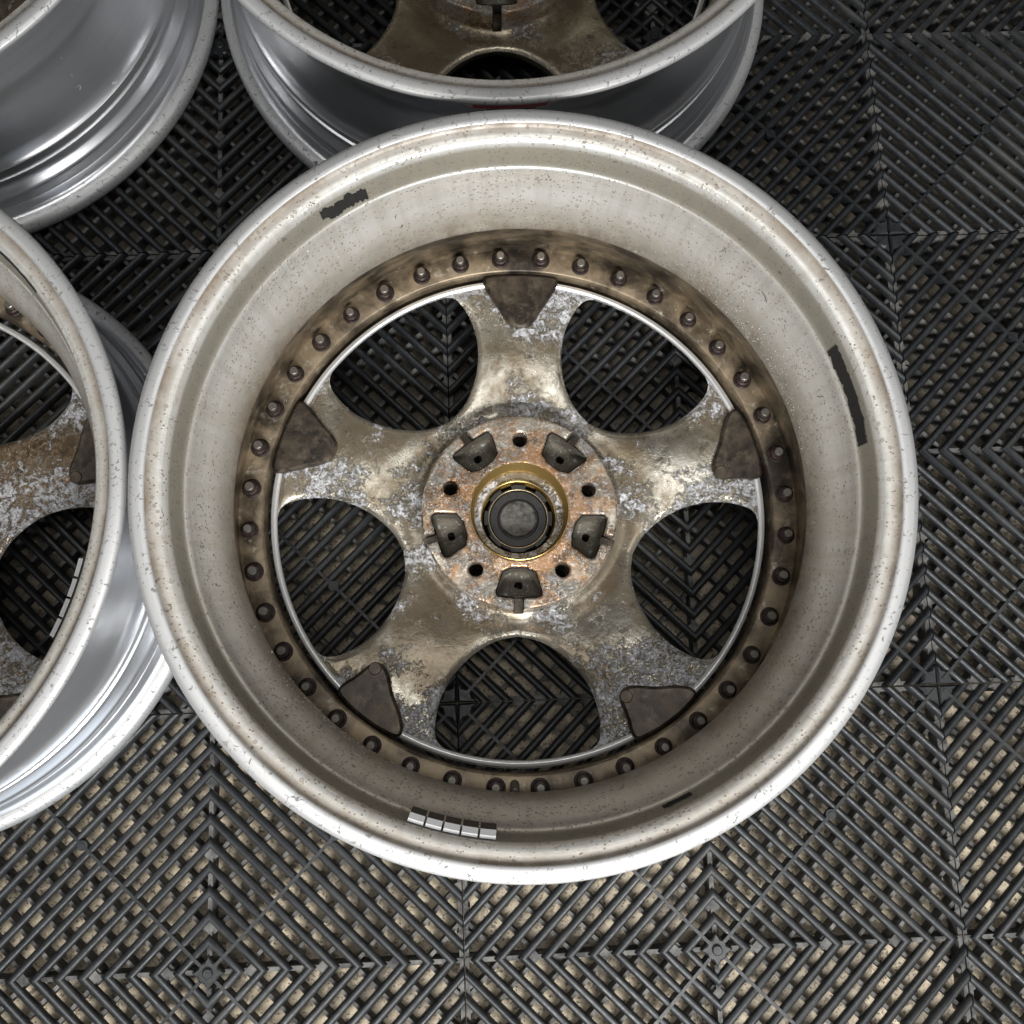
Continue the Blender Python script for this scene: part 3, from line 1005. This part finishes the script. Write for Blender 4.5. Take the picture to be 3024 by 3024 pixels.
# pocket linings
lm = None
for root in (C0, T0, L0, A0):
    for k in range(5):
        if lm is None:
            lin = MB()
            P_in = ccw([(x, y) for x, y in smooth_poly([(.0442, -.0113), (.0442, .0113), (.0560, .0151), (.0620, .0170), (.0657, .0155), (.0657, -.0155), (.0620, -.0170), (.0560, -.0151)], 1)])
            # dished floor as a ring of quads around the drain hole
            n = len(P_in); hole = circle(.0555, 0, .0034, n, math.atan2(P_in[0][1], P_in[0][0] - .0555))
            # order hole by matching angle
            def ang(p): return math.atan2(p[1], p[0] - .0555)
            hole = [(.0555 + .0034 * math.cos(ang(p)), .0034 * math.sin(ang(p))) for p in P_in]
            vs = []; fs = []
            lev = [(0.0, .0805), (.05, .0700), (.16, .0625), (.5, .0608), (1.0, .0605)]
            for q, z in lev:
                for p, h_ in zip(P_in, hole):
                    vs.append((p[0] * (1 - q) + h_[0] * q, p[1] * (1 - q) + h_[1] * q, z))
            for p in hole: vs.append((p[0], p[1], .050))
            for a_ in range(len(lev)):
                for i in range(n):
                    j = (i + 1) % n; fs.append((a_ * n + i, a_ * n + j, (a_ + 1) * n + j, (a_ + 1) * n + i))
            lm = mesh_from('pocket', vs, fs, True); lm.materials.append(M_POCKET)
            lm.set_sharp_from_angle(angle=R(60))
            cm_ = MB(); cm_.prism(ccw([(.0655, -.0039), (.0772, -.0036), (.0772, .0036), (.0655, .0039)]), .058, .0680, bev=.0008)
            chm = mesh_from('pocket_channel', cm_.v, cm_.f); chm.materials.append(M_BOSS)
        p_ = link('pocket', lm, root); p_.location.z = 0.0 if root is C0 else -.019; p_.rotation_euler = (0, 0, PI / 2 + PI / 5 + k * 2 * PI / 5)
        c_ = link('pocket_channel', chm, p_)

# ---- lettering cast into the central wheel
def put_text(s, size, x, y, z, rz, parent, mat):
    me = text_mesh(s, size, .00035); me.materials.append(mat)
    o = link('embossed_text', me, parent); o.location = (x, y, z); o.rotation_euler = (0, 0, rz); return o


bosses = [o for o in C0.children if o.name.startswith('spoke_boss')]
zt = .0754
put_text('BBOKO', .0062, .0018, .1655, zt, 0, bosses[0], M_BOSS)
put_text('VIA', .0045, .0018, .1718, zt, 0, bosses[0], M_BOSS)
put_text('99', .0044, .0005, .1562, zt, 0, bosses[0], M_BOSS)
rg_ = lathe_mesh('embossed_ring', [(.0040 + .0004 * math.cos(q), .0004 * math.sin(q)) for q in np.linspace(0, 2 * PI, 7)[:-1]], 28)
rg_.materials.append(M_BOSS)
o = link('embossed_ring', rg_, bosses[0]); o.location = (.0005, .1562, .0753)
put_text('WM', .0075, -.002, .163, zt, 0, bosses[1], M_BOSS)
mb = MB()
for q in range(3):
    x0 = .006 + q * .0022
    mb.prism(ccw([(x0, .1715), (x0 + .0012, .1715), (x0 + .0045, .1785), (x0 + .0033, .1785)]), .0745, .0758)
me = mesh_from('embossed_bars', mb.v, mb.f); me.materials.append(M_BOSS)
o = link('embossed_bars', me, bosses[2])
mb = MB()
for q in range(7):
    x0 = -.0125 + q * .0024
    mb.prism(ccw([(x0, .1742), (x0 + .0007, .1742), (x0 + .0019, .1778), (x0 + .0012, .1778)]), .0745, .0756)
    mb.prism(ccw([(x0 + .0012, .1774), (x0 + .0026, .1746), (x0 + .0031, .1750), (x0 + .0017, .1778)]), .0745, .0755)
me = mesh_from('embossed_script', mb.v, mb.f); me.materials.append(M_BOSS)
link('embossed_script', me, bosses[2])
pks = [o for o in C0.children if o.name.startswith('pocket') and not o.name.startswith('pocket_ch')]
put_text('CC  23', .0048, .0592, .0, .0633, R(90), pks[2], M_POCKET)

# ---- balance weights
for i in range(5):
    a1 = R(-110.9 + 2.5 + i * 2.84); a0 = a1
    link('balance_weight', weight_mesh(a0, a0 + R(2.72), 0.0, .1995, .2150, .0046), C0)
for i in range(4):
    a0 = R(-11.8 - 1.5 - 3.5 - i * 3.5)
    me = weight_mesh(a0, a0 + R(3.35), .019, .1800, .1935, .0050)
    me.materials[0] = M_WEDGE
    link('balance_weight', me, L0)


me = wall_patch('foam_tape', R(-11.6 - 1.5), R(-11.6 - 1.5 - 14.2), lambda s_: .1940, lambda s_: .1975, .019, .0003, thick=.0012)
me.materials.append(M_TAPE); link('foam_tape', me, L0)
# ---- tape residue
def rag(seed, amp, base, f_=9):
    return lambda s_: base + amp * mnoise.noise(Vector((s_ * f_, seed, 0))) + amp * .5 * mnoise.noise(Vector((s_ * f_ * 4, seed, 5)))


me = wall_patch('tape_residue', R(125.5 + 2.5), R(116.5 + 2.5), rag(1.3, .0055, .2020, 5), rag(7.7, .0040, .2125, 7), 0, .0002); me.materials.append(M_TAPE)
link('tape_residue', me, C0)
me = wall_patch('tape_residue', R(21.3 + 2.5), R(3.8 + 2.5), rag(3.3, .0028, .1998), rag(2.7, .0018, .2105, 6), 0, .0002, n=110); me.materials.append(M_TAPE)
link('tape_residue', me, C0)
me = wall_patch('tape_residue', R(46 - 1.5), R(36 - 1.5), rag(4.1, .0006, .1985, 8), rag(5.9, .0006, .2005, 8), .019, .0002); me.materials.append(M_TAPE)
link('tape_residue', me, L0)
me = wall_patch('tape_residue', R(-62.5), R(-67.5), rag(6.1, .0008, .2022, 6), rag(2.2, .0008, .2072, 6), 0, .0002); me.materials.append(M_TAPE)
link('tape_residue', me, C0)

# ---- sticker on the upper middle wheel
DZ = .019
AC = R(-88.8); HW = .0400; HH = .0240; ZC = .1660
root_st = None


def ell(s0, s1, sc, off, mat, name, parent):
    a_half = HW * sc / .222
    me = wall_patch(name, AC - a_half, AC + a_half,
                    lambda s_: ZC - HH * sc * math.sqrt(max(0.0, 1 - (2 * s_ - 1) ** 2)) - 1e-5,
                    lambda s_: ZC + HH * sc * math.sqrt(max(0.0, 1 - (2 * s_ - 1) ** 2)) + 1e-5, DZ, off, 60, 16, True, .0002)
    me.materials.append(mat)
    return link(name, me, parent)


stk = ell(0, 1, 1.0, .0012, M_STR, 'sticker', T0)
ell(0, 1, .95, .0015, M_STW, 'sticker_ground', stk)


def rect(x0, x1, z0, z1, off, mat, name, parent):
    me = wall_patch(name, AC + x0 / .222, AC + x1 / .222, lambda s_: ZC + z0, lambda s_: ZC + z1, DZ, off, 30, 10, True, .0002)
    me.materials.append(mat); return link(name, me, parent)


rect(-.0290, .0270, -.0130, .0090, .0018, M_STR, 'sticker_bar', stk)
rect(-.019, .019, -.0175, -.0150, .0018, M_STB, 'sticker_line', stk)

# ---- metal grit scattered over the central wheel and the mat
gv = []; gf = []


def flake(p, s_):
    b = len(gv)
    u = Vector((rnd.gauss(0, 1), rnd.gauss(0, 1), rnd.gauss(0, .5))).normalized()
    w = u.orthogonal().normalized()
    p = Vector(p)
    for q in (u * s_, w * s_ * .55, -u * s_ * .7, -w * s_ * .4, Vector((0, 0, s_ * .5))): gv.append(tuple(p + q))
    gf.extend([(b, b + 1, b + 4), (b + 1, b + 2, b + 4), (b + 2, b + 3, b + 4), (b + 3, b, b + 4), (b, b + 3, b + 2, b + 1)])


def on_barrel(a, z): 
    r = prof_r(z, 0) - .0002
    return (.0543 + r * math.cos(a), .1437 + r * math.sin(a), z)


for _ in range(430):
    a = R(rnd.gauss(32, 17)); z = .142 + abs(rnd.gauss(0, .018))
    if z < .19: flake(on_barrel(a, z), rnd.uniform(.00025, .0007))
for _ in range(150):
    a = R(rnd.gauss(226, 10)); z = .142 + abs(rnd.gauss(0, .010))
    if z < .19: flake(on_barrel(a, z), rnd.uniform(.0003, .0009))
for _ in range(60):
    flake(on_barrel(rnd.random() * 2 * PI, rnd.uniform(.142, .195)), rnd.uniform(.0003, .0007))
for _ in range(45):
    a = rnd.random() * 2 * PI; r = rnd.uniform(.1985, .214)
    flake((.0543 + r * math.cos(a), .1437 + r * math.sin(a), .0773), rnd.uniform(.0003, .0008))
for _ in range(320):   # on the mat, seen through the upper windows
    cx, cy = rnd.choice(((-.03, .255), (.10, .245), (.11, .25)))
    x = rnd.gauss(cx, .022); y = rnd.gauss(cy, .02)
    k_ = round((abs(x - (-.2 if x < 0 else .2)) + abs(y - .2) - .0237) / .01856)
    flake((x, y, rnd.choice((-.0005, -.018))), rnd.uniform(.0003, .0006))
for _ in range(160):
    flake((rnd.uniform(-.4, .45), rnd.uniform(-.3, -.08), -.0180), rnd.uniform(.0004, .0011))
me = mesh_from('metal_grit', gv, gf); me.materials.append(M_GRIT)
o = link('metal_grit', me); o['kind'] = 'stuff'
o['label'] = 'tiny bright metal filings and grit scattered over the central wheel and mat'; o['category'] = 'grit'
